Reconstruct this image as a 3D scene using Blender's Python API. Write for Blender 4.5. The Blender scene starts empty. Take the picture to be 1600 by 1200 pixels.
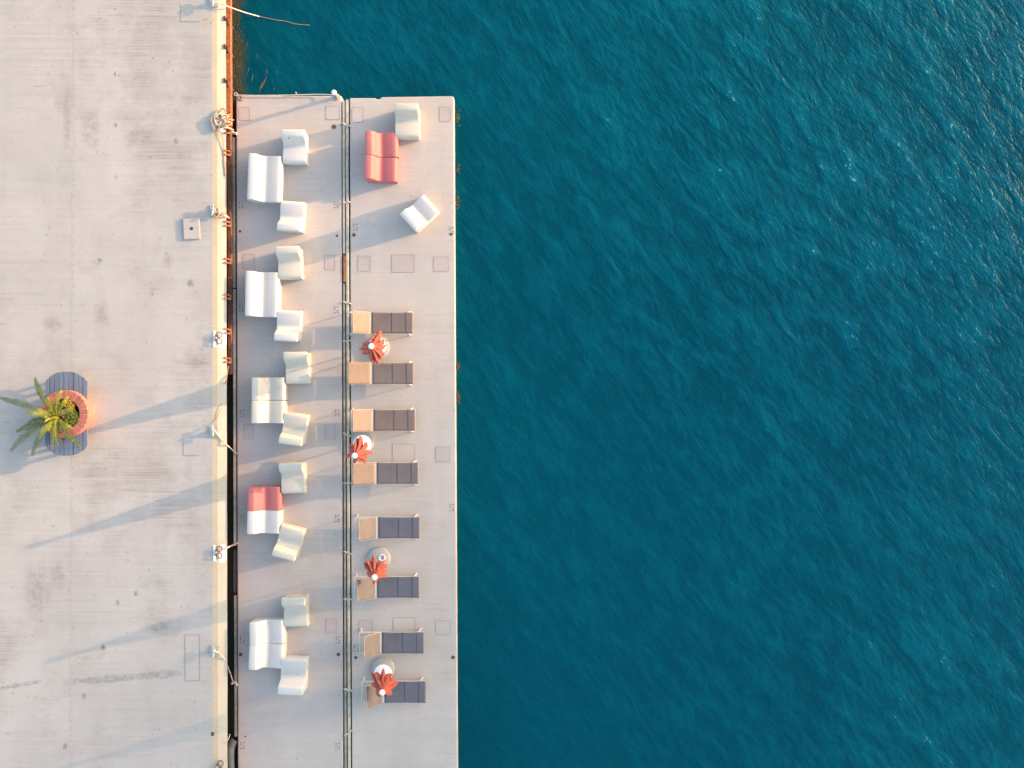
import bpy, bmesh, math, random
from mathutils import Vector, Matrix, noise
R = math.radians
random.seed(7)
scene = bpy.context.scene
COL = scene.collection

# ------------------------------------------------------------------ camera, sky, sun, exposure
H = 32.0                                    # drone height above the pontoon decks (deck top = z 0)
cam_d = bpy.data.cameras.new("camera"); cam = bpy.data.objects.new("camera", cam_d); COL.objects.link(cam)
cam.location = (0, 0, H); cam.rotation_euler = (0, 0, 0)
cam_d.sensor_width = 36; cam_d.lens = 36; cam_d.clip_start = 0.5; cam_d.clip_end = 6000
scene.camera = cam
scene.view_settings.view_transform = 'Standard'; scene.view_settings.look = 'None'
scene.view_settings.gamma = 1; scene.view_settings.use_curve_mapping = False
scene.view_settings.exposure = 2.25

SUN_EL = 10.0
AX, AY = 0.9617, 0.2741                     # horizontal direction towards the sun
world = bpy.data.worlds.new("World"); scene.world = world; world.use_nodes = True
nt = world.node_tree; bg = nt.nodes['Background']
sky = nt.nodes.new('ShaderNodeTexSky'); sky.sky_type = 'NISHITA'; sky.sun_disc = False
sky.sun_elevation = R(SUN_EL); sky.sun_rotation = math.atan2(AX, AY)
sky.air_density = 1.0; sky.dust_density = 2.2; sky.ozone_density = 0.8
nt.links.new(sky.outputs[0], bg.inputs[0]); bg.inputs[1].default_value = 0.15
sd = bpy.data.lights.new("sun", 'SUN'); sun = bpy.data.objects.new("sun", sd); COL.objects.link(sun)
sd.energy = 2.05; sd.angle = R(0.5); sd.color = (1.0, 0.62, 0.34)
el = R(SUN_EL)
sun.rotation_euler = Vector((AX*math.cos(el), AY*math.cos(el), math.sin(el))).to_track_quat('Z', 'Y').to_euler()
sun.location = (60, 17, 30)

# ------------------------------------------------------------------ helpers
def W(px, py, z=0.0):
    """photograph position of a surveyed point at height z -> metres"""
    s = (H - z)/H/50.0
    return Vector(((px-800)*s, (600-py)*s, z))

def link(name, me, mat=None, parent=None):
    o = bpy.data.objects.new(name, me); COL.objects.link(o)
    if mat:
        me.materials.clear(); me.materials.append(mat)
    if parent: o.parent = parent
    return o

class MB:
    def __init__(self): self.v = []; self.f = []
    def add(self, vs, fs):
        n = len(self.v); self.v += [tuple(p) for p in vs]; self.f += [tuple(i+n for i in f) for f in fs]
    def box(self, x0, x1, y0, y1, z0, z1):
        self.add([(x0,y0,z0),(x1,y0,z0),(x1,y1,z0),(x0,y1,z0),(x0,y0,z1),(x1,y0,z1),(x1,y1,z1),(x0,y1,z1)],
                 [(3,2,1,0),(4,5,6,7),(0,1,5,4),(1,2,6,5),(2,3,7,6),(3,0,4,7)])
    def prism(self, pts, z0, z1):
        n = len(pts)
        a = sum(pts[i][0]*pts[(i+1) % n][1]-pts[(i+1) % n][0]*pts[i][1] for i in range(n))
        if a < 0: pts = pts[::-1]
        self.add([(p[0],p[1],z0) for p in pts]+[(p[0],p[1],z1) for p in pts],
                 [tuple(range(n))[::-1], tuple(range(n,2*n))]+[(i,(i+1) % n,n+(i+1) % n,n+i) for i in range(n)])
    def sheet(self, pts):
        n = len(pts)
        a = sum(pts[i][0]*pts[(i+1) % n][1]-pts[(i+1) % n][0]*pts[i][1] for i in range(n))
        if a < 0: pts = pts[::-1]
        self.add(pts, [tuple(range(n))])
    def beam(self, a, b, w, h):
        a, b = Vector(a), Vector(b); d = (b-a).normalized()
        up = Vector((0,0,1)) if abs(d.z) < .9 else Vector((1,0,0))
        s = d.cross(up).normalized()*w/2; u = s.cross(d).normalized()*h/2
        vs = [a-s-u,a+s-u,a+s+u,a-s+u,b-s-u,b+s-u,b+s+u,b-s+u]
        self.add(vs, [(0,1,2,3),(7,6,5,4),(1,0,4,5),(2,1,5,6),(3,2,6,7),(0,3,7,4)])
    def tube(self, pts, r, n=8, cap=True, closed=False):
        pts = [Vector(p) for p in pts]; m = len(pts); rings = []
        prev = None
        for i, p in enumerate(pts):
            if closed: d = pts[(i+1) % m]-pts[i-1]
            else: d = pts[min(i+1,m-1)]-pts[max(i-1,0)]
            d.normalize()
            if prev is None:
                ref = Vector((0,0,1)) if abs(d.z) < .9 else Vector((1,0,0))
                s = d.cross(ref).normalized()
            else:
                s = (prev - d*prev.dot(d)).normalized()
            prev = s; u = d.cross(s)
            rr = r[i] if isinstance(r, (list,tuple)) else r
            rings.append([p+(s*math.cos(2*math.pi*k/n)+u*math.sin(2*math.pi*k/n))*rr for k in range(n)])
        vs = [v for ring in rings for v in ring]; fs = []
        for i in range(m if closed else m-1):
            for k in range(n):
                a = i*n+k; b = i*n+(k+1) % n; c = ((i+1) % m)*n+(k+1) % n; e = ((i+1) % m)*n+k
                fs.append((a,b,c,e))
        if cap and not closed:
            fs.append(tuple(range(n))[::-1]); fs.append(tuple((m-1)*n+k for k in range(n)))
        self.add(vs, fs)
    def lathe(self, prof, n=32, c=(0,0,0)):
        vs = []; fs = []
        for (r, z) in prof:
            for k in range(n):
                t = 2*math.pi*k/n; vs.append((c[0]+r*math.cos(t), c[1]+r*math.sin(t), c[2]+z))
        m = len(prof)
        for i in range(m-1):
            for k in range(n):
                fs.append((i*n+k,i*n+(k+1) % n,(i+1)*n+(k+1) % n,(i+1)*n+k))
        fs.append(tuple(range(n))[::-1]); fs.append(tuple((m-1)*n+k for k in range(n)))
        self.add(vs, fs)
    def build(self, name, mat, parent=None, smooth=False, bevel=0, seg=2):
        me = bpy.data.meshes.new(name); me.from_pydata(self.v, [], self.f); me.validate(); me.update()
        bm = bmesh.new(); bm.from_mesh(me)
        bmesh.ops.recalc_face_normals(bm, faces=bm.faces)
        if bevel:
            es = [e for e in bm.edges if len(e.link_faces) == 2 and e.calc_face_angle(0) > 0.35]
            bmesh.ops.bevel(bm, geom=es, offset=bevel, segments=seg, affect='EDGES', profile=.5, clamp_overlap=True)
        bm.to_mesh(me); bm.free()
        if smooth:
            for p in me.polygons: p.use_smooth = True
            me.set_sharp_from_angle(angle=R(42))
        return link(name, me, mat, parent)

def catmull(pts, k=6):
    pts = [Vector(p) for p in pts]; out = []
    for i in range(len(pts)-1):
        p0 = pts[max(i-1,0)]; p1 = pts[i]; p2 = pts[i+1]; p3 = pts[min(i+2,len(pts)-1)]
        for j in range(k):
            t = j/k
            out.append(.5*((2*p1)+(p2-p0)*t+(2*p0-5*p1+4*p2-p3)*t*t+(3*p1-p0-3*p2+p3)*t**3))
    out.append(pts[-1]); return out

def tag(o, label, cat, group=None):
    o['label'] = label; o['category'] = cat
    if group: o['group'] = group
    return o
def struct(o): o['kind'] = 'structure'; return o
def empty(name, loc, rz=0):
    o = bpy.data.objects.new(name, None); COL.objects.link(o); o.location = loc; o.rotation_euler = (0,0,rz)
    o.empty_display_size = .2; return o
def copy_tree(o, parent=None):
    c = o.copy(); COL.objects.link(c); c.parent = parent
    for ch in list(o.children): copy_tree(ch, c)
    return c

# ------------------------------------------------------------------ materials
def newmat(name):
    m = bpy.data.materials.new(name); m.use_nodes = True
    return m, m.node_tree.nodes, m.node_tree.links, m.node_tree.nodes['Principled BSDF']
def N(ns, t, **kw):
    n = ns.new(t)
    for k, v in kw.items(): setattr(n, k, v)
    return n
def coords(ns, ls, scale=(1,1,1), rot=0, world_space=False):
    tc = N(ns, 'ShaderNodeNewGeometry') if world_space else N(ns, 'ShaderNodeTexCoord')
    out = tc.outputs['Position'] if world_space else tc.outputs['Object']
    if rot:
        vr = N(ns, 'ShaderNodeVectorRotate', rotation_type='Z_AXIS'); vr.inputs['Angle'].default_value = rot
        ls.new(out, vr.inputs['Vector']); out = vr.outputs[0]
    mp = N(ns, 'ShaderNodeMapping'); mp.inputs['Scale'].default_value = scale
    ls.new(out, mp.inputs['Vector']); return mp.outputs[0]
def nz(ns, ls, vec, scale, detail=4, rough=.55, dist=0):
    n = N(ns, 'ShaderNodeTexNoise'); n.inputs['Scale'].default_value = scale
    n.inputs['Detail'].default_value = detail; n.inputs['Roughness'].default_value = rough
    n.inputs['Distortion'].default_value = dist
    ls.new(vec, n.inputs['Vector']); return n.outputs['Fac']
def ramp(ns, ls, fac, a, b, va=0.0, vb=1.0):
    m = N(ns, 'ShaderNodeMapRange'); m.inputs['From Min'].default_value = a; m.inputs['From Max'].default_value = b
    m.inputs['To Min'].default_value = va; m.inputs['To Max'].default_value = vb
    ls.new(fac, m.inputs['Value']); return m.outputs[0]
def mixc(ns, ls, fac, a, b, mode='MIX'):
    m = N(ns, 'ShaderNodeMix', data_type='RGBA', blend_type=mode)
    for s, v in ((0, fac), (6, a), (7, b)):
        if isinstance(v, (int,float)): m.inputs[s].default_value = v
        elif isinstance(v, tuple): m.inputs[s].default_value = (*v[:3], 1)
        else: ls.new(v, m.inputs[s])
    return m.outputs[2]
def mth(ns, ls, op, a, b):
    m = N(ns, 'ShaderNodeMath', operation=op)
    for i, v in enumerate((a, b)):
        if isinstance(v, (int,float)): m.inputs[i].default_value = v
        else: ls.new(v, m.inputs[i])
    return m.outputs[0]
def bump(ns, ls, bsdf, h, strength=.3, dist=.02, prev=None):
    b = N(ns, 'ShaderNodeBump'); b.inputs['Strength'].default_value = strength; b.inputs['Distance'].default_value = dist
    ls.new(h, b.inputs['Height'])
    if prev: ls.new(prev, b.inputs['Normal'])
    ls.new(b.outputs[0], bsdf.inputs['Normal']); return b.outputs[0]

def simple(name, col, rough=.5, var=.12, scale=6, metal=0, spec=None, bstr=.0, bscale=40):
    m, ns, ls, b = newmat(name)
    v = coords(ns, ls)
    n = ramp(ns, ls, nz(ns, ls, v, scale, 5), .3, .7)
    dark = tuple(c*(1-var) for c in col); lite = tuple(min(1, c*(1+var*.6)) for c in col)
    ls.new(mixc(ns, ls, n, dark, lite), b.inputs['Base Color'])
    b.inputs['Roughness'].default_value = rough; b.inputs['Metallic'].default_value = metal
    if spec is not None: b.inputs['Specular IOR Level'].default_value = spec
    if bstr: bump(ns, ls, b, nz(ns, ls, v, bscale, 3), bstr, .01)
    return m

def concrete(name, base, stain, streak=.10, streak_scale=(.35,14,1), stain_lo=.56, rust=None, blotch=(.8,.8,1), stain_amt=.6):
    m, ns, ls, b = newmat(name)
    v = coords(ns, ls, world_space=True)
    big = ramp(ns, ls, nz(ns, ls, v, .35, 6, .68), .34, .66)
    c = mixc(ns, ls, big, tuple(x*.90 for x in base), tuple(min(1,x*1.06) for x in base))
    # broom-finish lines running across the slab
    vs = coords(ns, ls, streak_scale, world_space=True)
    st = ramp(ns, ls, nz(ns, ls, vs, 1.0, 5, .7, .25), .32, .68)
    pat = ramp(ns, ls, nz(ns, ls, v, .45, 4, .6), .40, .62, .25, 1)
    c = mixc(ns, ls, pat, c, mixc(ns, ls, 1.0, c, mixc(ns, ls, st, (1-streak,)*3, (1+streak*.25,)*3), 'MULTIPLY'))
    vs2 = coords(ns, ls, (streak_scale[0]*2.4, streak_scale[1]*2.6, 1), world_space=True)
    st2 = ramp(ns, ls, nz(ns, ls, vs2, 1.0, 4, .8, .1), .56, .74)
    c = mixc(ns, ls, mth(ns, ls, 'MULTIPLY', st2, streak*2.2), c, tuple(x*.62 for x in stain))
    # blotchy stains
    vb = coords(ns, ls, blotch, world_space=True)
    s1 = ramp(ns, ls, nz(ns, ls, vb, .55, 8, .72), stain_lo, stain_lo+.16)
    grain = ramp(ns, ls, nz(ns, ls, vs, 2.0, 4, .8), .38, .62)
    c = mixc(ns, ls, mth(ns, ls, 'MULTIPLY', mth(ns, ls, 'MULTIPLY', s1, grain), stain_amt), c, stain)
    # pale vertical wash marks
    vv = coords(ns, ls, (1.6, .10, 1), world_space=True)
    s2 = ramp(ns, ls, nz(ns, ls, vv, 1.0, 4, .6), .42, .66)
    c = mixc(ns, ls, mth(ns, ls, 'MULTIPLY', s2, .16), c, tuple(x*.72 for x in base))
    # specks
    sp = ramp(ns, ls, nz(ns, ls, v, 9, 2, .5), .71, .75)
    c = mixc(ns, ls, mth(ns, ls, 'MULTIPLY', sp, .45), c, tuple(x*.45 for x in stain))
    if rust:
        rs = ramp(ns, ls, nz(ns, ls, v, 1.3, 6, .7), .60, .74)
        c = mixc(ns, ls, mth(ns, ls, 'MULTIPLY', rs, .35), c, rust)
    fine = ramp(ns, ls, nz(ns, ls, v, 26, 4, .8), .3, .7, .955, 1.045)
    cc = N(ns, 'ShaderNodeCombineColor'); [ls.new(fine, cc.inputs[i]) for i in range(3)]
    c = mixc(ns, ls, 1.0, c, cc.outputs[0], 'MULTIPLY')
    ls.new(c, b.inputs['Base Color'])
    b.inputs['Roughness'].default_value = .92; b.inputs['Specular IOR Level'].default_value = .25
    hgt = mth(ns, ls, 'ADD', mth(ns, ls, 'MULTIPLY', st, .6), mth(ns, ls, 'MULTIPLY', nz(ns, ls, v, 30, 4), .5))
    bump(ns, ls, b, hgt, .22, .006)
    return m

M = {}
M['quay'] = concrete('quay_concrete', (.455,.405,.365), (.26,.21,.175), .13, (.22,12,1), .50, rust=(.42,.31,.22), blotch=(.7,.6,1), stain_amt=.8)
M['deck'] = concrete('pontoon_concrete', (.485,.42,.37), (.34,.27,.225), .10, (.30,11,1), .54, rust=(.50,.36,.27))
M['patch'] = concrete('patch_concrete', (.45,.375,.34), (.33,.27,.23), .06, (.9,9,1), .6)
M['coping'] = concrete('coping_cement', (.52,.45,.345), (.33,.25,.18), .07, (2,3,1), .50, rust=(.40,.27,.16))
M['coping_yellow'] = concrete('coping_faded_yellow', (.54,.42,.27), (.42,.36,.30), .07, (2,3,1), .50)
M['seam'] = simple('joint_dirt', (.31,.26,.23), .9, .3)
M['plate'] = simple('ring_plate_paint', (.80,.75,.68), .7, .15, 9)
M['wood'] = simple('weathered_timber', (.30,.26,.19), .85, .35, 5, bstr=.3)
M['wood_pale'] = simple('pale_timber', (.46,.40,.31), .85, .3, 5, bstr=.3)
M['rust'] = simple('rusty_iron', (.30,.105,.045), .85, .45, 9, bstr=.4)
M['rust_shade'] = simple('shade_dark_rust', (.13,.05,.03), .85, .4, 9, bstr=.4)  # darker copy of the rust, with shade put into the colour
M['iron'] = simple('dark_iron', (.055,.045,.04), .6, .3, 20)
M['galv'] = simple('galvanised_steel', (.42,.40,.37), .5, .15, 20, metal=.2)
M['rubber'] = simple('black_rubber', (.03,.03,.033), .7, .3, 10)
M['grey_rubber'] = simple('grey_rubber', (.10,.11,.12), .7, .3, 6)
M['rope'] = simple('pale_rope', (.62,.52,.42), .9, .25, 60, bstr=.5, bscale=120)
M['rope_brown'] = simple('brown_rope', (.36,.22,.12), .9, .3, 60, bstr=.5, bscale=120)
M['white_metal'] = simple('white_metal', (.76,.74,.70), .35, .05, 8)
M['alu'] = simple('cream_aluminium', (.62,.56,.48), .4, .08, 8)
M['yellow_paint'] = None

def wall_mat():
    m, ns, ls, b = newmat('rusty_sheet_wall')
    v = coords(ns, ls, (1,1,1), world_space=True)
    n = ramp(ns, ls, nz(ns, ls, v, 2.2, 6, .7), .35, .65)
    c = mixc(ns, ls, n, (.20,.06,.025), (.46,.19,.085))
    vs = coords(ns, ls, (1,7,.7), world_space=True)
    s = ramp(ns, ls, nz(ns, ls, vs, 1.5, 4), .5, .7)
    c = mixc(ns, ls, mth(ns, ls, 'MULTIPLY', s, .5), c, (.12,.06,.04))
    ls.new(c, b.inputs['Base Color']); b.inputs['Roughness'].default_value = .85
    bump(ns, ls, b, n, .4, .02); return m
M['wall'] = wall_mat()

def alpha_stain(name, col, op, fade=False):
    m, ns, ls, b = newmat(name)
    v = coords(ns, ls, (1,1,1), world_space=True)
    n = ramp(ns, ls, nz(ns, ls, v, 7, 6, .8), .36, .62, 0, op)
    if fade:
        at = N(ns, 'ShaderNodeAttribute', attribute_name='fade'); n = mth(ns, ls, 'MULTIPLY', n, at.outputs['Fac'])
    ls.new(n, b.inputs['Alpha']); b.inputs['Base Color'].default_value = (*col,1); b.inputs['Roughness'].default_value = .9
    return m
M['stain'] = alpha_stain('dark_stain', (.18,.155,.145), .6, True)
M['scratch'] = alpha_stain('scratch_dirt', (.15,.12,.11), .75)
M['stain_soft'] = alpha_stain('soft_stain', (.30,.24,.20), .26, True)
M['stain_band'] = alpha_stain('grey_drag_mark', (.28,.27,.28), .40, True)
M['yellow_paint'] = alpha_stain('worn_yellow_paint', (.70,.45,.12), .65)
M['joint_pale'] = alpha_stain('pale_joint_filler', (.58,.52,.45), .5)

def plastic(name, col, rough=.42, dirt=(.45,.38,.30)):
    m, ns, ls, b = newmat(name)
    v = coords(ns, ls)
    n = ramp(ns, ls, nz(ns, ls, v, 2.5, 6, .7), .5, .8, 0, .30)
    c = mixc(ns, ls, n, col, tuple(a*.55+d*.45*(sum(col)/2.2) for a, d in zip(col, dirt)))
    f = ramp(ns, ls, nz(ns, ls, v, 45, 2), .66, .72, 0, .25)
    c = mixc(ns, ls, f, c, tuple(x*.6 for x in col))
    ls.new(c, b.inputs['Base Color']); b.inputs['Roughness'].default_value = rough
    b.inputs['Subsurface Weight'].default_value = .06; b.inputs['Subsurface Radius'].default_value = (.03,.02,.012)
    bump(ns, ls, b, nz(ns, ls, v, 60, 3), .06, .004)
    return m
M['white'] = plastic('white_plastic', (.535,.505,.47))
M['cream'] = plastic('cream_plastic', (.52,.475,.39))
M['coral'] = plastic('coral_plastic', (.46,.135,.125), .62, dirt=(.7,.4,.35))

def fabric(name, col, weave=180, var=.12):
    m, ns, ls, b = newmat(name)
    v = coords(ns, ls)
    w = N(ns, 'ShaderNodeTexWave', wave_type='BANDS', bands_direction='X'); w.inputs['Scale'].default_value = weave/6.28
    ls.new(v, w.inputs['Vector'])
    n = ramp(ns, ls, nz(ns, ls, v, 3, 6, .7), .3, .7)
    c = mixc(ns, ls, n, tuple(x*(1-var) for x in col), tuple(x*(1+var) for x in col))
    ls.new(c, b.inputs['Base Color']); b.inputs['Roughness'].default_value = .85
    b.inputs['Sheen Weight'].default_value = .15
    bump(ns, ls, b, w.outputs['Fac'], .12, .003); return m
M['sling_brown'] = fabric('sunlit_sling', (.165,.122,.108)); M['back_brown'] = fabric('sunlit_back', (.235,.165,.125))  # one sling cloth: sunlight and hill shade put into these tones by lounger
M['sling_taupe'] = fabric('half_shade_sling', (.135,.115,.115)); M['back_taupe'] = fabric('half_shade_back', (.215,.155,.12))
M['sling_grey'] = fabric('shade_sling', (.108,.105,.128)); M['back_grey'] = fabric('shade_back', (.16,.13,.115))  # greyed, darker copies for the loungers lying in shade
M['sling_hem'] = simple('dark_hem', (.06,.05,.055), .8, .1)
M['canvas'] = fabric('orange_canvas', (.37,.048,.022), 60, .30)
M['sleeve_white'] = plastic('table_white', (.80,.78,.76), .3)
M['base_grey'] = concrete('umbrella_base_concrete', (.40,.36,.33), (.3,.26,.22), .03, (3,3,1), .6)

def water_mat():
    m, ns, ls, b = newmat('sea_water')
    rot = R(54)
    def wv(sx, sy, scale, det, ro, dist, extra=0):
        return nz(ns, ls, coords(ns, ls, (sx,sy,1), rot+extra, world_space=True), scale, det, ro, dist)
    swell = wv(.30, 1, .75, 2, .5, .4)
    chop = wv(.36, 1, 2.3, 3, .6, .5, R(-5))
    chop2 = wv(.42, 1, 5.2, 3, .62, .4, R(12))
    rip = wv(.5, 1, 13, 3, .65, .4, R(-10))
    v = coords(ns, ls, world_space=True)
    # calmer in the lee of the pontoons, rougher out at sea
    sep = N(ns, 'ShaderNodeSeparateXYZ'); ls.new(v, sep.inputs[0])
    away = mth(ns, ls, 'ADD', mth(ns, ls, 'MULTIPLY', sep.outputs[0], .055), mth(ns, ls, 'MULTIPLY', sep.outputs[1], .022))
    gust = ramp(ns, ls, nz(ns, ls, coords(ns, ls, (.5,1,1), rot, world_space=True), .16, 4, .6, .5), .3, .7)
    rough = ramp(ns, ls, mth(ns, ls, 'ADD', away, mth(ns, ls, 'MULTIPLY', gust, .5)), .05, 1.30, .22, 1.0)
    # body colour: murky teal, slightly greener and lighter in patches
    big = ramp(ns, ls, nz(ns, ls, v, .09, 3, .5), .3, .7)
    c = mixc(ns, ls, big, (.0004,.045,.068), (.0005,.058,.080))
    mixw = mth(ns, ls, 'ADD', mth(ns, ls, 'MULTIPLY', chop, .5), mth(ns, ls, 'ADD', mth(ns, ls, 'MULTIPLY', chop2, .3), mth(ns, ls, 'MULTIPLY', swell, .2)))
    crest_light = ramp(ns, ls, mixw, .44, .66)
    c = mixc(ns, ls, mth(ns, ls, 'MULTIPLY', crest_light, mth(ns, ls, 'MULTIPLY', rough, .75)), c, (.002,.145,.185))  # crests lighter in the colour, for light through and off the waves
    # pale glints of sky painted into the colour out on rougher water
    fm = mth(ns, ls, 'ADD', mth(ns, ls, 'MULTIPLY', mixw, .62), mth(ns, ls, 'MULTIPLY', rip, .38))
    sky_glint = ramp(ns, ls, mth(ns, ls, 'ADD', fm, mth(ns, ls, 'MULTIPLY', rough, .05)), .645, .70)
    c = mixc(ns, ls, mth(ns, ls, 'MULTIPLY', sky_glint, ramp(ns, ls, rough, .45, .95, 0, .9)), c, (.30,.48,.52))
    # weed-covered ledge under water along the quay wall
    edge = mth(ns, ls, 'ADD', sep.outputs[0], mth(ns, ls, 'MULTIPLY', nz(ns, ls, v, .9, 5, .6), 1.1))
    alg = ramp(ns, ls, edge, -7.85, -8.15)
    c = mixc(ns, ls, mth(ns, ls, 'MULTIPLY', alg, ramp(ns, ls, nz(ns, ls, v, 3.5, 4), .3, .6, .45, .95)), c, (.058,.050,.018))
    ls.new(c, b.inputs['Base Color'])
    b.inputs['Roughness'].default_value = .24; b.inputs['IOR'].default_value = 1.333; b.inputs['Specular IOR Level'].default_value = .36; b.inputs['Specular Tint'].default_value = (.25,.85,1,1)
    h = mth(ns, ls, 'ADD', mth(ns, ls, 'MULTIPLY', swell, .20), mth(ns, ls, 'MULTIPLY', chop, .15))
    h = mth(ns, ls, 'ADD', h, mth(ns, ls, 'MULTIPLY', chop2, .075))
    h = mth(ns, ls, 'ADD', h, mth(ns, ls, 'MULTIPLY', rip, .032))
    h = mth(ns, ls, 'MULTIPLY', h, rough)
    bump(ns, ls, b, h, 1.0, .55)
    return m
M['water'] = water_mat()

# ------------------------------------------------------------------ setting: water, added unseen hill, quay
ZW = -0.35; ZQ = 0.62
mb = MB(); mb.sheet([(-2500,-2500,ZW),(2500,-2500,ZW),(2500,2500,ZW),(-2500,2500,ZW)])
struct(mb.build('water', M['water']))

def shade_hill():  # unseen hill, added and sized to partly block the sun from lower pontoons
    mb = MB(); D = 900.0; T = math.tan(el)
    cs = [-1000+i*20 for i in range(70)]; As = [-320,-240,-170,-110,-60,-25,0,30,70,120,190,270,350]
    def ridge(c):
        if c > -130:
            h = 158.2-.62*c
        else:
            h = 158.2+.62*130+14*math.sin((c+130)*.012)+9*math.sin((c+130)*.031)
        if c > 200: h = max(h, 0)
        if c < -600: h *= max(0, 1-(-600-c)/380)
        return max(h, -8)
    for c in cs:
        for k, a in enumerate(As):
            f = max(0, 1-(abs(a)/330.0))**1.15
            n = 0 if abs(a) < 1 else noise.noise(Vector((c*.012, a*.012, 3)))*22*(1-f)*(1 if f > 0 else 0)
            d = D+a
            mb.v.append((AX*d-AY*c, AY*d+AX*c, max(-6, ridge(c)*f+n)))
    n = len(As)
    for i in range(len(cs)-1):
        for k in range(n-1): mb.f.append((i*n+k,i*n+k+1,(i+1)*n+k+1,(i+1)*n+k))
    return mb
M['shade_hill'] = simple('shade_hillside', (.11,.105,.06), .95, .5, .02)
struct(shade_hill().build('shade_hill', M['shade_hill'], smooth=True))

# quay: flat slab and a worn sloping nosing, then the steel-sheet wall
def xq(py, px0, px1): return px0+(px1-px0)*(py/1200.0)
T_, B_ = -420, 1620
mb = MB(); mb.sheet([W(xq(T_,331,332.5),T_,ZQ), W(xq(B_,331,332.5),B_,ZQ), (-320,-60,ZQ), (-320,60,ZQ)])
quay = struct(mb.build('quay', M['quay']))
def strip(x0a, x0b, z0, x1a, x1b, z1, mat, name, seg=40, wob=0.0):
    mb = MB()
    for i in range(seg+1):
        py = T_+(B_-T_)*i/seg
        mb.v.append(W(xq(py,x0a,x0b), py, z0)); mb.v.append(W(xq(py,x1a,x1b)+wob*noise.noise(Vector((py*.02,0,0))), py, z1))
    mb.f = [(2*i,2*i+1,2*i+3,2*i+2) for i in range(seg)]
    return mb.build(name, mat, quay, smooth=True)
strip(331,332.5,ZQ, 339,340.5,ZQ-.006, M['coping_yellow'], 'painted_edge_line')
strip(339,340.5,ZQ-.006, 353,355.5,ZQ-.075, M['coping'], 'nosing', 120, .6)
strip(353,355.5,ZQ-.078, 354,356.5,-2.5, M['wall'], 'wall_face', 4)

# marks, joints, patches and stains that belong to the quay surface
def blob(mb, px, py, rx, ry, z, n=18, seed=0):
    """irregular worn mark: a fan of rings whose 'fade' falls to zero at the rim"""
    rnd = random.Random(seed); ph = rnd.random()*9
    n0 = len(mb.v)
    if not hasattr(mb, 'fade'): mb.fade = []
    mb.v.append(tuple(W(px,py,z))); mb.fade.append(1.0)
    for q, fd in ((.35,1.0),(.7,.6),(1.15,0.0)):
        for k in range(n):
            t = 2*math.pi*k/n; w = (1+.35*noise.noise(Vector((math.cos(t)*1.5+ph, math.sin(t)*1.5, ph))))*q
            mb.v.append(tuple(W(px+rx*w*math.cos(t), py+ry*w*math.sin(t), z))); mb.fade.append(fd)
    for k in range(n): mb.f.append((n0, n0+1+(k+1) % n, n0+1+k))
    for r_ in range(2):
        for k in range(n):
            a = n0+1+r_*n+k; b_ = n0+1+r_*n+(k+1) % n
            mb.f.append((a, b_, b_+n, a+n))
def fades(o, mb):
    at = o.data.attributes.new('fade', 'FLOAT', 'POINT')
    for i, f in enumerate(mb.fade): at.data[i].value = f
mb = MB()
for i, (a, b_, c, d) in enumerate([(180,115,2.2,5),(181,196,2.6,4.5),(182,277,2.6,4.5),(239,91,1.6,1.6),(161,1012,4.8,5),(213,927,4,5),
        (184,942,3.5,5),(131,1088,5,6),(102,1167,4,5),(233,891,2,2),(156,407,4,4),(205,433,1.5,1.5),(238,459,2,3),(250,372,1.5,1.5),(308,159,1.3,1.3),(238,1147,1.6,1.6),(298,443,6,7),
        (124,1037,1.2,1.2),(40,435,1.3,1.3),(65,407,1.6,1.6),(60,135,8,1.4),(275,221,4,6)]):
    blob(mb, a, b_, c, d, ZQ+.004, seed=i)
fades(mb.build('dark_stain', M['stain'], quay), mb)
mb = MB()
for i, (a, b_, c, d) in enumerate([(142,205,18,26),(160,492,14,20),(82,505,16,14),(60,920,22,44),(90,900,16,20),(308,565,18,12),(215,214,26,16),(105,190,7,50),(262,408,10,12),(245,980,26,8)]):
    blob(mb, a, b_, c, d, ZQ+.003, 26, seed=i+40)
fades(mb.build('soft_stain', M['stain_soft'], quay), mb)
mb = MB()
mb.fade = []
for (xa, xb, ya, yb, hw0) in [(96,288,1067,1051,8.5),(-4,66,1076,1064,5)]:
    n0 = len(mb.v); K = 40
    for i in range(K+1):
        u = i/K; px = xa+(xb-xa)*u; py = ya+(yb-ya)*u+2*noise.noise(Vector((u*5,1,xa))); hw_ = hw0*(.8+.5*noise.noise(Vector((u*9,4,xa))))
        for q, fd in ((-1,0),(-.5,1),(.5,1),(1,0)):
            mb.v.append(tuple(W(px, py+q*hw_, ZQ+.0035))); mb.fade.append(fd*min(1,6*u,12*(1-u)))
    for i in range(K):
        for q in range(3): a_ = n0+i*4+q; mb.f.append((a_,a_+1,a_+5,a_+4))
fades(mb.build('soft_stain', M['stain_band'], quay), mb)
mb = MB()                                        # pale filled construction joint running along the quay
pts = [(116+3*noise.noise(Vector((0,p*.03,1)))-5*(p/1200.0), p) for p in range(-400, 1600, 8)]
for (a, p), (a2, p2) in zip(pts, pts[1:]):
    mb.add([W(a-2.6,p,ZQ+.005),W(a+2.2,p,ZQ+.005),W(a2+2.2,p2,ZQ+.005),W(a2-2.6,p2,ZQ+.005)], [(0,3,2,1)])
mb.build('pale_joint', M['joint_pale'], quay)
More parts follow.
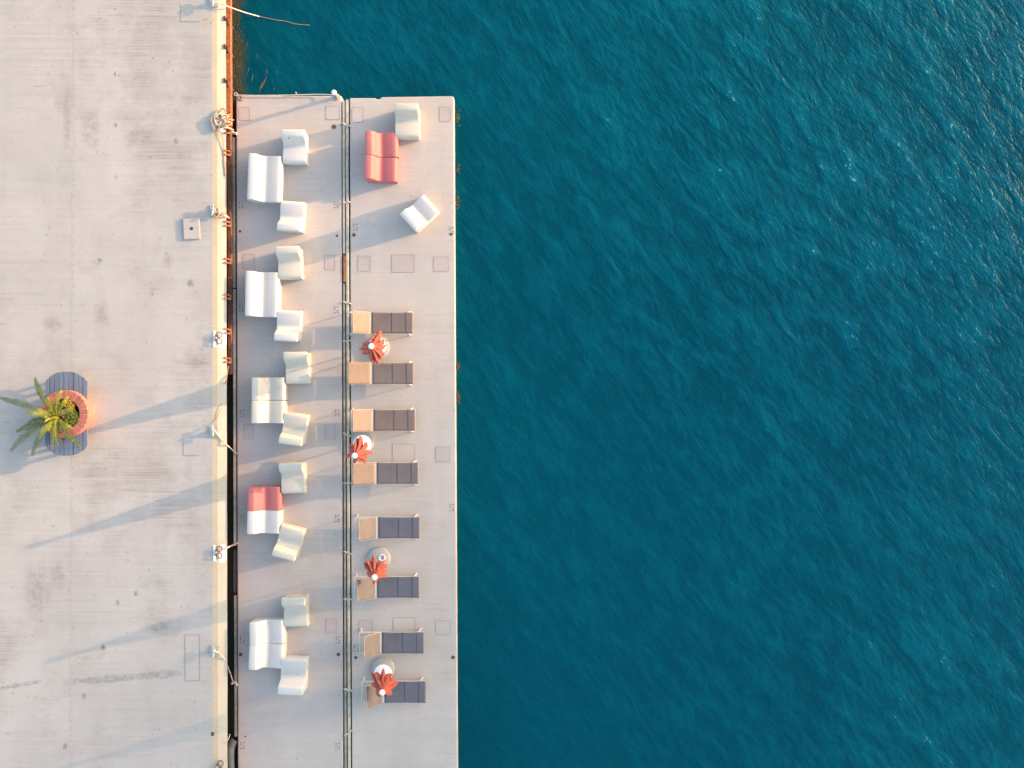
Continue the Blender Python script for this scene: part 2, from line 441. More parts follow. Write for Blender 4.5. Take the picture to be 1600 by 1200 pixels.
def rect_outline(mb, x0, y0, x1, y1, z, w=.5, sides='tblr'):
    if 't' in sides: mb.sheet([W(x0,y0,z),W(x1,y0,z),W(x1,y0+w,z),W(x0,y0+w,z)])
    if 'b' in sides: mb.sheet([W(x0,y1-w,z),W(x1,y1-w,z),W(x1,y1,z),W(x0,y1,z)])
    if 'l' in sides: mb.sheet([W(x0,y0+w,z),W(x0+w,y0+w,z),W(x0+w,y1-w,z),W(x0,y1-w,z)])
    if 'r' in sides: mb.sheet([W(x1-w,y0+w,z),W(x1,y0+w,z),W(x1,y1-w,z),W(x1-w,y1-w,z)])
for (x0,y0,x1,y1,s) in [(282,6,312,34,'lb'),(286,684,311,712,'lb'),(289,992,312,1064,'tblr')]:
    mb = MB(); mb.sheet([W(x0,y0,ZQ+.003),W(x1,y0,ZQ+.003),W(x1,y1,ZQ+.003),W(x0,y1,ZQ+.003)])
    p = mb.build('repair_patch', M['quay_patch'] if 'quay_patch' in M else M['quay'], quay)
    mb = MB(); rect_outline(mb, x0,y0,x1,y1, ZQ+.007, .6, s); mb.build('patch_joint', M['seam'], p)
mb = MB(); mb.sheet([W(331-1,1144,ZQ+.006),W(334,1144,ZQ+.006),W(334,1150,ZQ+.006),W(330,1150,ZQ+.006)]); mb.build('drain_hole', M['iron'], quay)
# worn yellow distance marks painted beside the edge line: a faded 6 near the top and dabs further down
mb = MB()
def ringmark(mb, px, py, r0, r1, a0=0, a1=360, z=ZQ+.005):
    n = 14
    for k in range(n):
        t0 = R(a0+(a1-a0)*k/n); t1 = R(a0+(a1-a0)*(k+1)/n)
        mb.sheet([W(px+r0*math.cos(t0),py-r0*math.sin(t0),z),W(px+r1*math.cos(t0),py-r1*math.sin(t0),z),
                  W(px+r1*math.cos(t1),py-r1*math.sin(t1),z),W(px+r0*math.cos(t1),py-r0*math.sin(t1),z)])
ringmark(mb, 321, 39, 2.2, 4.4); ringmark(mb, 324, 36, 5.2, 7.4, 150, 100)
mb.sheet([W(317,30,ZQ+.005),W(326,29,ZQ+.005),W(326,31.5,ZQ+.005),W(317,32.5,ZQ+.005)])
for (a, b_, c, d) in [(320,317,4,2),(318,880,3,3),(319,1064,5,1.6),(324,597,4,2)]: mb.sheet([W(a+c*math.cos(k*.7),b_+d*math.sin(k*.7),ZQ+.005) for k in range(9)])
mb.build('paint_mark', M['yellow_paint'], quay)

# rusty brackets along the quay wall
def bracket(py, long_):
    mb = MB()
    if long_:
        a = W(350.5,py-3,ZQ-.02); b_ = W(364,py+16,ZW+.02); a2 = W(350.5,py+1.5,ZQ-.02); b2 = W(362,py+17,ZW+.05)
        mb.beam(a, b_, .055, .05); mb.beam(a2, b2, .045, .05); mb.beam(W(353,py-1,ZQ-.03), W(355,py+6,ZQ-.12), .10, .05)
        mb.beam(W(356,py+4,ZQ-.25), W(358.5,py+7,ZQ-.4), .16, .04)
    else:
        for dy in (-3.2, 3.0):
            mb.beam(W(351,py+dy,ZQ-.04), W(359.5,py+dy+1.5,ZQ-.12), .045, .045)
            mb.beam(W(359.5,py+dy+1.5,ZQ-.10), W(360,py+dy+2,ZQ-.40), .045, .045)
        mb.beam(W(359.4,py-3,ZQ-.16), W(359.6,py+5,ZQ-.16), .06, .05)
    o = mb.build('wall_bracket', M['rust_shade'] if long_ else M['rust'], quay); return o  # long struts darkened so they read as shadow lines
for py in (29, 73, 126): bracket(py, True)
for py in (204, 238, 349, 407, 463, 517, 562): bracket(py, False)
mb = MB()                                         # rusty wale (horizontal rubbing beam) low on the wall
mb.beam(W(357.2,-200,ZQ-.46), W(358.9,196,ZQ-.46), .12, .22); mb.build('rubbing_beam', M['rust'], quay)
mb = MB(); mb.beam(W(358.9,197,ZQ-.50), W(360.5,585,ZQ-.50), .10, .22); mb.build('rubbing_beam', M['rust_shade'], quay)  # lower stretch of the beam, its rust darkened for pontoon shade

# floating weed and algae film beside the wall
mb = MB(); rnd = random.Random(3)
for i in range(150):
    x = 366+rnd.random()**2*14; y = -10+rnd.random()*150; L = 2+rnd.random()*6; a = math.pi/2+rnd.uniform(-.5,.5); w = .25+rnd.random()*.5
    z = ZW+.004+rnd.random()*.004
    dx, dy = math.cos(a)*L, math.sin(a)*L
    mb.add([W(x,y,z),W(x+dx*.5+w,y+dy*.5,z),W(x+dx,y+dy,z),W(x+dx*.5-w,y+dy*.5,z)], [(0,1,2,3)])
for (x,y,L,w,a) in [(402,88,8,.5,1.3),(413,128,26,1.1,1.95),(394,122,16,.8,1.75),(386,70,16,.7,1.9),(408,135,20,1.4,1.9),(428,139,6,.6,1.7),(417,112,9,.7,1.4),(388,110,12,.6,1.8),(433,112,6,.5,1.5)]:
    dx, dy = math.cos(a)*L/2, math.sin(a)*L/2; z = ZW+.006
    mb.add([W(x-dx,y-dy,z),W(x+w,y,z),W(x+dx,y+dy,z),W(x-w,y,z)], [(0,1,2,3)])
weed = mb.build('floating_weed', simple('brown_weed', (.11,.095,.045), .6, .4, 8)); weed['kind'] = 'stuff'
tag(weed, 'olive brown weed strands drifting on the water by the quay wall', 'seaweed')

# ------------------------------------------------------------------ the two floating pontoons
def pontoon(name, pts, label, patches, bolts, holes, extra=()):
    t = empty(name, W(sum(p[0] for p in pts)/len(pts), 600, 0)); off = t.location.copy()
    tag(t, label, 'pontoon', 'concrete floating pontoons')
    def L(p, q, z): return W(p, q, z)-off
    mb = MB(); mb.prism([tuple(L(p[0],p[1],0))[:2] for p in pts], -.95, 0)
    deck = mb.build('deck', M['deck'], t, bevel=.035, seg=2)
    for (x0,y0,x1,y1,pale) in patches:
        mb = MB(); mb.sheet([L(x0,y0,.004),L(x1,y0+.5,.004),L(x1,y1,.004),L(x0+.3,y1,.004)])
        pp = mb.build('cover_patch', M['deck'] if pale else M['patch'], t)
        mb = MB(); z = .008; w = .45
        for (a, b_, c, d) in [(x0,y0,x1,y0+w),(x0,y1-w,x1,y1),(x0,y0+w,x0+w,y1-w),(x1-w,y0+w,x1,y1-w)]:
            mb.sheet([L(a,b_,z),L(c,b_,z),L(c,d,z),L(a,d,z)])
        mb.build('joint', M['seam'], pp)
    for (px, py) in bolts:
        for dx, dy in ((-2.4,-4.5),(2.4,-4.5),(-2.4,4.5),(2.4,4.5),(-2.4,-1.2),(2.4,1.4)):
            c = L(px+dx,py+dy,0); mb = MB(); mb.lathe([(.016,.001),(.016,.010),(.008,.013)], 8, tuple(c)); mb.build('anchor_bolt', M['iron'], t)
    for (px, py, r) in holes:
        c = L(px,py,0); mb = MB(); mb.lathe([(r*1.5,.001),(r*1.5,.006),(r*.9,.007)], 14, tuple(c)); hq = mb.build('deck_socket', M['rust'], t)
        mb = MB(); mb.lathe([(r,.007),(r,.009),(r*.6,.0095)], 12, tuple(c)); mb.build('socket_plug', M['iron'], hq)
    return t, off
near, noff = pontoon('floating_pontoon',
    [(368.8,149),(533.6,149.5),(537.2,1480),(372.2,1480)],
    'long concrete pontoon moored beside the quay, carrying the white lounge seats',
    [(373,167,390,188,0),(509,166,531,187,1),(379,397,398,420,0),(507,399,523,422,0),(380.5,663,397,686,0),(507,664,524,686,0),(509,967,526,990,0),(381,969,392,991,1),(380,1290,397,1312,0)],
    [(376.5,320),(377,482),(525.5,320),(525.5,484),(379,646),(379,811),(527,645),(527,810),(378.5,1000),(528,1000),(379,1165),(527.5,1166)],
    [(375,361.5,.03),(526.5,368.5,.026),(376,1022.5,.04),(528.7,1022.5,.04),(383,1151,.02),(522,198,.05)])
far, foff = pontoon('floating_pontoon',
    [(546.2,153),(586,153),(589,155),(592,155),(597,151.5),(706.5,150),(709.4,151.5),(716.4,1480),(550.6,1480)],
    'concrete pontoon on the open water side, carrying the sun loungers and umbrellas',
    [(550,168,567.5,191,1),(686.5,167,704,190,0),(559,400,578.5,424,0),(612,398,647.5,425.5,0),(677,401,701,424.5,0),(613,694,648,723,1),(680.5,698,703.5,722,0),
     (560,969,582,993,0),(614,965,649,987,1),(680.5,970,704,992,1),(612,1290,648,1316,0)],
    [(555.5,355),(557,1013),(706,360),(706,793)],
    [(553,367,.04),(556,1027.5,.035),(708,1027,.04),(705,366,.03)])
mb = MB(); mb.sheet([W(708.6,638,.005)-foff,W(712,638.5,.005)-foff,W(711.6,643,.005)-foff,W(708.8,644,.005)-foff]); mb.build('paint_mark', M['yellow_paint'], far)
def tuft(px, py, n, label, seed):
    rnd = random.Random(seed); mb = MB(); c = W(px-1.6,py,ZW)
    for i in range(n):
        x, y = rnd.uniform(-.05,.03), rnd.gauss(0,.10); L = rnd.uniform(.04,.13); a = rnd.uniform(-.9,.9); w = rnd.uniform(.006,.016); z = rnd.uniform(.004,.02)
        dx, dy = math.cos(a)*L, math.sin(a)*L
        mb.add([(x,y,z),(x+dx*.5-dy*.1,y+dy*.5+w,z+.01),(x+dx,y+dy,z*.5),(x+dx*.5+dy*.1,y+dy*.5-w,z)], [(0,1,2,3)])
    o = mb.build('weed_tuft', M['weed']); o.location = c; tag(o, label, 'seaweed', 'weed tufts on the sea side pontoon edge')
M['weed'] = simple('edge_weed', (.10,.085,.045), .7, .4, 20)
tuft(715.5,183,46,'topmost brown weed tuft on the sea side pontoon edge',1)
tuft(715.6,262,16,'small weed tuft on the pontoon edge level with the red sofa',2)
tuft(715.8,318,26,'weed tuft on the pontoon edge level with the diagonal armchair',3)
tuft(716.4,573,30,'weed tuft on the pontoon edge level with the second lounger',4)
tuft(716.8,622,30,'weed tuft on the pontoon edge beside the small yellow paint mark',5)
# timbers lying in the slot between the pontoons, and along the inner pontoon side
def timber(a, b_, w, h, mat, label, cat='timber', group='timbers beside the pontoons', segs=1, nm='timber_fender'):
    a, b_ = Vector(a), Vector(b_); c = (a+b_)/2; mb = MB(); mb.beam(a-c, b_-c, w, h)
    o = mb.build(nm, mat, bevel=.012); o.location = c; return tag(o, label, cat, group)
timber(W(537.2,158,-.04), W(537.8,397,-.04), .075, .10, M['wood_pale'], 'pale timber in the uppermost stretch of the slot, on the quay side')
timber(W(538.2,399,-.03), W(538.4,441,-.03), .075, .10, M['rust'], 'short rust brown piece in the slot beside the second group of seats')
timber(W(537.9,443,-.04), W(541.2,1450,-.04), .070, .10, M['wood'], 'long grey brown timber in the pontoon slot, on the quay side')
timber(W(542.3,156,-.03), W(546.8,1450,-.03), .085, .10, M['wood_pale'], 'long pale timber in the pontoon slot, on the sea side')
timber(W(365.8,215,-.10), W(366.6,450,-.10), .085, .14, M['wood'], 'upper weathered fender timber between quay and inner pontoon')
timber(W(366.7,452,-.10), W(367.9,852,-.10), .085, .14, M['wood_pale'], 'middle pale fender timber between quay and inner pontoon')
timber(W(368.4,930,-.10), W(369.3,1150,-.10), .085, .14, M['wood'], 'lower fender timber between quay and inner pontoon, below the grey bumper')
def bumper(px, py0, py1, r, label):
    mb = MB(); c = W(px,(py0+py1)/2,-.2); L = (W(px,py0,-.2)-W(px,py1,-.2)).length/2
    mb.tube([(0,-L,0),(0,-L+.05,0),(0,-L*.4,0),(0,L*.4,0),(0,L-.05,0),(0,L,0)], [r*.5,r*.9,r,r,r*.9,r*.5], 12)
    o = mb.build('boat_fender', M['grey_rubber'], smooth=True); o.location = c; tag(o, label, 'fender', 'rubber fenders between quay and pontoon')
    mb = MB(); mb.tube([(0,-L-.02,0),(0,-L+.02,0)], r*.35, 8); mb.build('end_eye', M['iron'], o)
bumper(367.5, 858, 926, .065, 'slim grey rubber fender squeezed beside the inner pontoon')
mb = MB(); c = W(362, 1182, -.05)                   # large dark curved fender at the bottom
pts = [W(367,1156,-.12)-c, W(361,1166,-.06)-c, W(359.5,1185,-.04)-c, W(361,1205,-.08)-c, W(366,1222,-.15)-c]
mb.tube(catmull(pts,5), .13, 12); o = mb.build('boat_fender', M['grey_rubber'], smooth=True); o.location = c
tag(o, 'large dark curved rubber fender wedged in the gap at the lower end', 'fender', 'rubber fenders between quay and pontoon')

# ------------------------------------------------------------------ ropes and mooring gear
def rope(pts, r, label, mat='rope', group='mooring ropes', k=6, cat='rope', sag=None):
    pts = [Vector(p) for p in pts]; c = pts[0].copy(); mb = MB()
    mb.tube(catmull([p-c for p in pts], k), r, 6)
    o = mb.build('mooring_rope', M[mat], smooth=True); o.location = c; return tag(o, label, cat, group)
ZC = ZQ+.02
rope([W(336,2,ZQ+.12),W(346,6,ZC+.05),W(356,10,ZQ+.03),W(378,18,.1),W(402,25,-.31),W(412,27.5,-.40)], .02, 'pale rope running from the quay into the water at the top')
rope([W(402,25,-.335),W(430,31,-.343),W(445,33,-.345),W(462,37.5,-.343),W(484,39.5,-.345)], .011, 'thin end of the sunken rope floating on the water', 'rope_brown')
rope([W(341,200,ZC),W(348,215,ZC),W(349.5,235,ZQ-.03),W(350.5,256,ZQ-.04),W(352,275,ZQ-.05)], .012, 'thin rope tail trailing down the nosing below the rope heap', 'rope_brown')
rope([W(360,290,-.1),W(359,310,0),W(361,332,.02),W(363,344,-.02)], .018, 'pale rope dangling in the gap beside the second mooring bitt')
rope([W(334,331,ZQ+.12),W(345,335,ZC),W(353,338,ZQ-.02),W(360,342,.02),W(364,347,-.05)], .026, 'knotted pale rope from the second mooring bitt over the nosing')
rope([W(335,327,ZQ+.1),W(343,336,ZC+.02),W(350,333,ZQ),W(357,338,.1),W(361,334,.08)], .02, 'second loop of rope thrown over the second mooring bitt', 'rope_brown')
rope([W(365.5,512,-.10),W(362.5,530,-.04),W(358,560,.02),W(354,590,ZQ-.02),W(352,600,ZQ-.04)], .016, 'thin brown rope slanting across the gap below the upper ring plate', 'rope_brown')
rope([W(347,630,ZC-.02),W(343,645,ZC),W(337,658,ZC),W(334,666,ZC+.1),W(335,672,ZC+.12)], .009, 'thin dark line curling up the quay from the third bitt', 'rope_brown')
rope([W(335,672,ZQ+.14),W(342,682,ZC),W(348,688,ZC-.02),W(354,695,ZQ-.02),W(361,701,0),W(366,706,.02),W(371,709,.02)], .022, 'pale rope from the third mooring bitt to the inner pontoon')
rope([W(353,857,ZQ-.02),W(358,854,.1),W(363,852,0),W(371,848,.02)], .03, 'short thick pale rope from the lower ring plate to the pontoon')
rope([W(336,1018,ZQ+.12),W(341,1020,ZC),W(350,1029,ZC-.03),W(357,1045,0),W(361,1056,-.05),W(365,1068,-.02)], .02, 'pale rope from the lowest mooring bitt down into the gap', 'rope')
rope([W(362,1068,-.02),W(367,1066,.0),W(371,1072,.03)], .04, 'thick knot of rope on the pontoon edge at the lowest bitt', 'rope')
rope([W(353,1160,ZQ-.02),W(358,1152,.02),W(359,1147,.0)], .018, 'short frayed rope end above the large curved fender', 'rope')
for (py, dx, dy, r, lb) in [(193,12,5,.022,'rope tie bridging the pontoon slot beside the topmost armchair'),(317,10,-1,.024,'white rope tie across the slot beside the upper bolt marks'),
      (472,11,3,.02,'looped rope tie across the slot above the first sun lounger'),(533,11,0,.018,'straight rope tie across the slot beside the first umbrella'),
      (677,10,5,.022,'knotted rope tie across the slot beside the second umbrella'),(755,11,0,.018,'rope tie across the slot beside the fourth sun lounger'),
      (862,10,4,.018,'slanting rope tie across the slot below the fifth sun lounger'),(936,10,1,.022,'short white rope tie across the slot just below the sixth sun lounger'),
      (1015,11,3,.014,'thin dark rope tie across the slot below the seventh sun lounger'),(1077,11,3,.024,'white rope tie across the slot beside the lowest sun lounger'),
      (1150,11,-9,.018,'steep rope tie across the slot near the bottom of the photo')]:
    o = 0.0036*(py-150)
    a, b_ = 535.5+o, 535.5+o+dx
    rope([W(a-1.5,py,.012),W(a+2,py+dy*.2-.8,.035),W((a+b_)/2,py+dy*.5+1,-.02),W(b_-2,py+dy*.8-.8,.035),W(b_+1,py+dy,.012)], r,
         lb, 'rope_brown' if 'dark' in lb else 'rope', 'rope ties over the slot between the pontoons', 4)
# coiled rope heap on the first plate
t = empty('rope_heap', W(343,190,ZC)); tag(t, 'tangled heap of pale mooring rope on the uppermost white plate', 'rope', None)
rnd = random.Random(12)
for i in range(11):
    cx, cy = 341+rnd.uniform(-4,8), 188+rnd.uniform(-9,9); ra = 3+rnd.random()*5; pts = []
    a0 = rnd.random()*6
    for k in range(14):
        a = a0+k*.5; rr = ra*(1+.2*math.sin(k*1.3+i))
        pts.append(W(cx+rr*math.cos(a), cy+rr*1.25*math.sin(a), ZC+.0+.005*i+.006*math.sin(k))-t.location)
    mb = MB(); mb.tube(catmull(pts,3), .018+.006*rnd.random(), 6); mb.build('coil', M['rope'] if i % 3 else M['rope_brown'], t, smooth=True)
for i in range(12):
    x, y = 347+rnd.uniform(-2,3), 186+rnd.uniform(-8,14); L = 6+rnd.random()*11; a = rnd.uniform(-.35,.75)
    pts = [W(x,y,ZC+.05)-t.location, W(x+L*.4*math.cos(a),y+L*.4*math.sin(a)+rnd.uniform(-2,2),ZC+.04)-t.location, W(min(365,x+L*math.cos(a)),y+L*math.sin(a),ZQ-.22)-t.location]
    mb = MB(); mb.tube(catmull(pts,5), .016+.008*rnd.random(), 6); mb.build('loose_strand', M['rope'] if i % 2 else M['rope_brown'], t, smooth=True)
rope([W(352,196,ZQ),W(358,202,.1),W(363,207,0),W(370,209,.02)], .045, 'thick frayed rope end leading from the heap to the pontoon corner')

def ring_plate(px, py, label, plate=True):
    t = empty('mooring_rings', W(px,py,ZQ-.02)); tag(t, label, 'mooring rings', 'mooring rings on the quay nosing')
    off = t.location
    if plate:
        mb = MB(); z = ZQ+.010; mb.sheet([W(px-8,py-11,z)-off,W(px+11,py-13,z-.055)-off,W(px+13,py-6,z-.075)-off,W(px+13,py+8,z-.075)-off,W(px+10,py+17,z-.05)-off,W(px-8,py+14,z)-off])
        mb.build('painted_plate', M['plate'], t)
    for s in (-1, 1):
        mb = MB(); cx, cy = px+1.5, py+s*5.2; r = 4.3; z = ZQ+.045
        mb.tube([W(cx+r*math.cos(k*.3927), cy+r*math.sin(k*.3927), z-.006*r*math.cos(k*.3927))-off for k in range(16)], .014, 8, closed=True)
        mb.build('ring', M['iron'], t, smooth=True)
    mb = MB(); mb.beam(W(px-3.5,py-3,ZQ+.04)-off, W(px-3.5,py+3,ZQ+.04)-off, .07, .06); mb.build('bracket', M['galv'], t, bevel=.012)
    for q in (-3.6,3.4):
        mb = MB(); mb.lathe([(.03,.0),(.03,.05),(.02,.06)], 10, tuple(W(px-3,py+q,ZQ+.02)-off)); mb.build('bolt', M['iron'], t)
ring_plate(340.5, 190, 'pair of iron mooring rings under the tangled rope heap')
ring_plate(341, 528, 'pair of iron mooring rings on a white plate, above the planter')
ring_plate(341, 863, 'pair of iron mooring rings on a pale plate beside the red and white sofa')
ring_plate(343, 1198, 'pair of iron mooring rings at the bottom edge, no plate visible', False)

def bitt():
    t = empty('mooring_bitt', (0,0,0))
    mb = MB(); mb.box(-.13,.13,-.16,.16,0,.025); mb.build('base_plate', M['galv'], t, bevel=.008)
    mb = MB(); mb.lathe([(.05,.02),(.042,.06),(.04,.17),(.05,.19),(.03,.205)], 14); mb.build('post', M['galv'], t, smooth=True)
    mb = MB(); mb.tube([(0,-.17,.165),(0,-.13,.15),(0,0,.145),(0,.13,.15),(0,.17,.165)], [.024,.03,.034,.03,.024], 10); mb.build('crossbar', M['galv'], t, smooth=True)
    return t
b0 = bitt()
for i, (px, py, lb) in enumerate([(334,4,'galvanised mooring bitt at the top of the quay, with the rope into the water'),
        (334.5,329,'mooring bitt wrapped in pale rope beside the loose concrete slab'),
        (334.5,673,'mooring bitt beside the palm planter shadow with a rope to the pontoon'),
        (335.5,1016,'small grey mooring bitt lowest down the quay edge')]):
    t = b0 if i == 0 else copy_tree(b0)
    t.location = W(px,py,ZQ+.001); t.rotation_euler = (0,0,R([8,-6,4,-3][i])); tag(t, lb, 'mooring bitt', 'mooring bitts along the quay')
t = empty('rope_wrap', W(334.5,332,ZQ+.03)); 
for i in range(7):
    mb = MB(); pts = []
    for k in range(14):
        a = k*.55+i; rr = 3.2+1.2*math.sin(i*2+k*.4); pts.append(W(335.5+i*.7+rr*math.cos(a), 331+(i % 3-1)*4+rr*math.sin(a), ZQ+.05+.012*i)-t.location)
    mb.tube(catmull(pts,3), .016, 6); mb.build('coil', M['rope_brown'] if i % 2 else M['rope'], t, smooth=True)
tag(t, 'brown and pale rope wound round the second mooring bitt', 'rope')

# loose concrete slab with a hole
t = empty('concrete_slab', W(300,357.5,ZQ), R(3)); tag(t, 'small square concrete slab with a round black hole lying on the quay', 'concrete slab')
mb = MB(); mb.box(-.25,.25,-.32,.32,.004,.05); sl = mb.build('slab', M['deck'], t, bevel=.01)
mb = MB(); mb.lathe([(.052,.045),(.052,.0525),(.03,.053)], 16); mb.build('hole', M['iron'], t)

# corner post, its rail rope and ring at the head of the inner pontoon
t = empty('mooring_post', W(526.5,152,0)); tag(t, 'short round post with a white cap at the top corner of the inner pontoon', 'post')
mb = MB(); mb.lathe([(.075,0),(.075,.02),(.06,.03),(.058,.50),(.05,.52)], 18); mb.build('shaft', M['wood'], t, smooth=True)
mb = MB(); mb.lathe([(.078,.50),(.08,.54),(.07,.58),(.03,.60)], 18); mb.build('cap', M['white_metal'], t, smooth=True)
mb = MB(); mb.lathe([(.11,.003),(.11,.014),(.09,.018)], 16); mb.build('foot_plate', M['galv'], t)
t = empty('railing_rope', W(370,147,0)); o = t.location
mb = MB(); mb.tube(catmull([W(369,148.5,.04)-o,W(400,149.2,.04)-o,W(440,148.8,.05)-o,W(463,148.2,.05)-o,W(500,147.4,.06)-o,W(521,148.5,.12)-o],6), .015, 8); mb.build('line', M['rope'], t, smooth=True)
mb = MB(); mb.tube([W(368.3+2.3*math.cos(k*.52),147+2.3*math.sin(k*.52),.05)-o for k in range(12)], .018, 8, closed=True); mb.build('ring', M['galv'], t, smooth=True)
mb = MB(); mb.lathe([(.02,0),(.02,.09),(.012,.1)], 10, tuple(W(463,145.8,.02)-o)); mb.build('pin', M['galv'], t)
tag(t, 'pale line tied from the corner ring to the post across the pontoon head', 'rope')
t = empty('deck_ring', W(376,153.5,.004)); tag(t, 'small round brown mooring eye on the pontoon corner nearest the quay', 'mooring eye')
mb = MB(); mb.lathe([(.09,.0),(.09,.012),(.07,.02)], 18); mb.build('plate', M['rust'], t)
mb = MB(); mb.tube([(.055*math.cos(k*.52),.055*math.sin(k*.52),.03) for k in range(12)], .012, 8, closed=True); mb.build('ring', M['galv'], t, smooth=True)

# ------------------------------------------------------------------ lounge seats (local +x = front, origin = plan centre on the deck)
def smooth_curve(pts, k=4):
    return [(p.x, p.y) for p in catmull([Vector((a, b_, 0)) for a, b_ in pts], k)]
def seat_part(width, depth=.98):
    front = depth/2; j = front-.56
    prof = [(front-.02,.0),(front,.10),(front-.004,.29)]+smooth_curve([(front-.012,.33),(front-.05,.385),(front-.13,.405),(front-.32,.385),(j+.09,.355),(j+.03,.360),(j,.372)])+[(j,0.0)]
    mb = MB(); ext(mb, prof, width); return mb
def back_part(width, depth=.98):
    j = depth/2-.56; b = -depth/2
    prof = [(j,0)]+smooth_curve([(j,.372),(j-.03,.395),(j-.07,.45),(j-.12,.56),(j-.17,.65),(j-.22,.695),(b+.06,.70),(b+.012,.675),(b-.004,.62),(b+.01,.50),(b+.035,.35)])+[(b+.04,.12),(b+.03,0)]
    mb = MB(); ext(mb, prof, width); return mb
def ext(mb, prof, width):
    n = len(prof); w = width/2
    mb.add([(p[0],-w,p[1]) for p in prof]+[(p[0],w,p[1]) for p in prof],
           [tuple(range(n)), tuple(range(n,2*n))[::-1]]+[(i,n+i,n+(i+1) % n,(i+1) % n) for i in range(n)])
PROTO = {}
def chair(px, py, face, label, mat='white', kind='lounge_chair', width=.72, scale=1.0, depth=.98, group='moulded lounge armchairs', pc=None):
    """px,py = plan centre seen at about seat height; face = degrees the front points to (0 = open sea, 90 = pontoon head)"""
    loc = W(px, py, .42); loc.z = 0
    key = (mat, width, depth)
    if key in PROTO:
        t = copy_tree(PROTO[key])
    else:
        t = empty(kind, (0,0,0)); PROTO[key] = t
        for nm, mbx in (('seat', seat_part(width, depth)), ('backrest', back_part(width, depth))):
            o = mbx.build(nm, M[mat], t)
            bm = bmesh.new(); bm.from_mesh(o.data); jx = depth/2-.56
            es = [e for e in bm.edges if abs(abs(e.verts[0].co.y)-width/2) < 1e-4 and abs(e.verts[0].co.y-e.verts[1].co.y) < 1e-4
                  and not (abs(e.verts[0].co.x-jx) < 1e-4 and abs(e.verts[1].co.x-jx) < 1e-4) and max(e.verts[0].co.z, e.verts[1].co.z) > .01]
            bmesh.ops.bevel(bm, geom=es, offset=.034, segments=4, affect='EDGES', profile=.5, clamp_overlap=True)
            bm.to_mesh(o.data); bm.free()
            for p in o.data.polygons: p.use_smooth = True
            o.data.set_sharp_from_angle(angle=R(60))
    t.location = loc; t.rotation_euler = (0,0,R(face)); t.scale = (scale,scale,scale)
    tag(t, label, 'armchair' if width < 1 else 'sofa', group)
    return t
S_, N_, E_ = -90, 90, 0
a1 = chair(460,230,S_-1,'white armchair with a black plug in its back, topmost on the inner pontoon')
chair(415,279,E_-2,'smooth white two seat sofa nearest the top of the inner pontoon', kind='sofa', width=1.42, group='white moulded sofas')
chair(455,338,N_-4,'white armchair with its back to the long sunlit strip, just below the topmost sofa')
chair(452,411,S_+2,'cream armchair directly above the second smooth white sofa', 'cream')
chair(411,460,E_-1,'smooth white two seat sofa level with the first lounger, second from the top', kind='sofa', width=1.38, group='white moulded sofas')
chair(450,509,N_-3,'white armchair facing up, just below the second smooth sofa')
chair(464,575,S_+1,'cream armchair streaked with thin shadows, above the cream two piece sofa','cream')
chair(421,607.5,E_,'upper unit of the cream two piece sofa','cream', width=.70, group='modular seat units set in pairs', kind='lounge_seat_unit')
chair(420.5,643.5,E_-1,'lower unit of the cream two piece sofa','cream', width=.70, group='modular seat units set in pairs')
chair(459,670,N_-8,'cream armchair slightly turned, just below the cream two piece sofa','cream')
chair(457,747,S_+2,'cream armchair above the red and white pair of seats','cream')
chair(414.5,779,E_,'red seat unit joined to a white one on the inner pontoon','coral', width=.72, group='modular seat units set in pairs', kind='lounge_seat_unit')
chair(414,815.5,E_-1.5,'white seat unit pushed against the red one','white', width=.71, group='modular seat units set in pairs', kind='lounge_seat_unit')
chair(451,847,N_-15,'cream armchair turned askew below the red and white pair','cream')
chair(461,956,S_+1,'pale yellow cream armchair, lowest of those facing down the pontoon','cream')
chair(419,987.5,E_+1,'upper unit of the lowest white two piece sofa','white', width=.71, scale=1.04, group='modular seat units set in pairs')
chair(418,1025,E_-2,'lower unit of the lowest white two piece sofa, slightly askew','white', width=.71, scale=1.04, group='modular seat units set in pairs')
e3 = chair(458,1055,N_-3,'white armchair with dark scratches on its seat, lowest on the pontoon', scale=1.08)
chair(636,190,S_,'lone white armchair at the head of the sea side pontoon', scale=1.02, mat='cream')
chair(597,226,E_+1,'upper unit of the coral red two piece sofa','coral', width=.75, group='modular seat units set in pairs')
chair(596,264,E_-1.5,'lower unit of the coral red two piece sofa','coral', width=.73, group='modular seat units set in pairs')
chair(656,333,42,'white armchair turned diagonally on the sea side pontoon')
mb = MB(); mb.tube([(-.245,.03,.66),(-.235,.03,.69)], .022, 10)
mb = MB(); mb.lathe([(.022,0),(.022,.006),(.015,.009)], 12)
o = mb.build('drain_plug', M['iron'], a1); o.location = (-.235,-.13,.636); o.rotation_euler = (0,R(52),0)
mb = MB(); rnd = random.Random(5)
for i in range(9):
    x, y = rnd.uniform(.02,.12), rnd.uniform(-.28,.18); L = rnd.uniform(.08,.22); a = 1.57+rnd.uniform(-.35,.35); w = .006
    mb.sheet([(x,y,.425),(x+w,y+.01,.425),(x+L*math.cos(a),y+L*math.sin(a),.425)])
o = mb.build('scratches', M['scratch'], e3); o.location.z = -.008

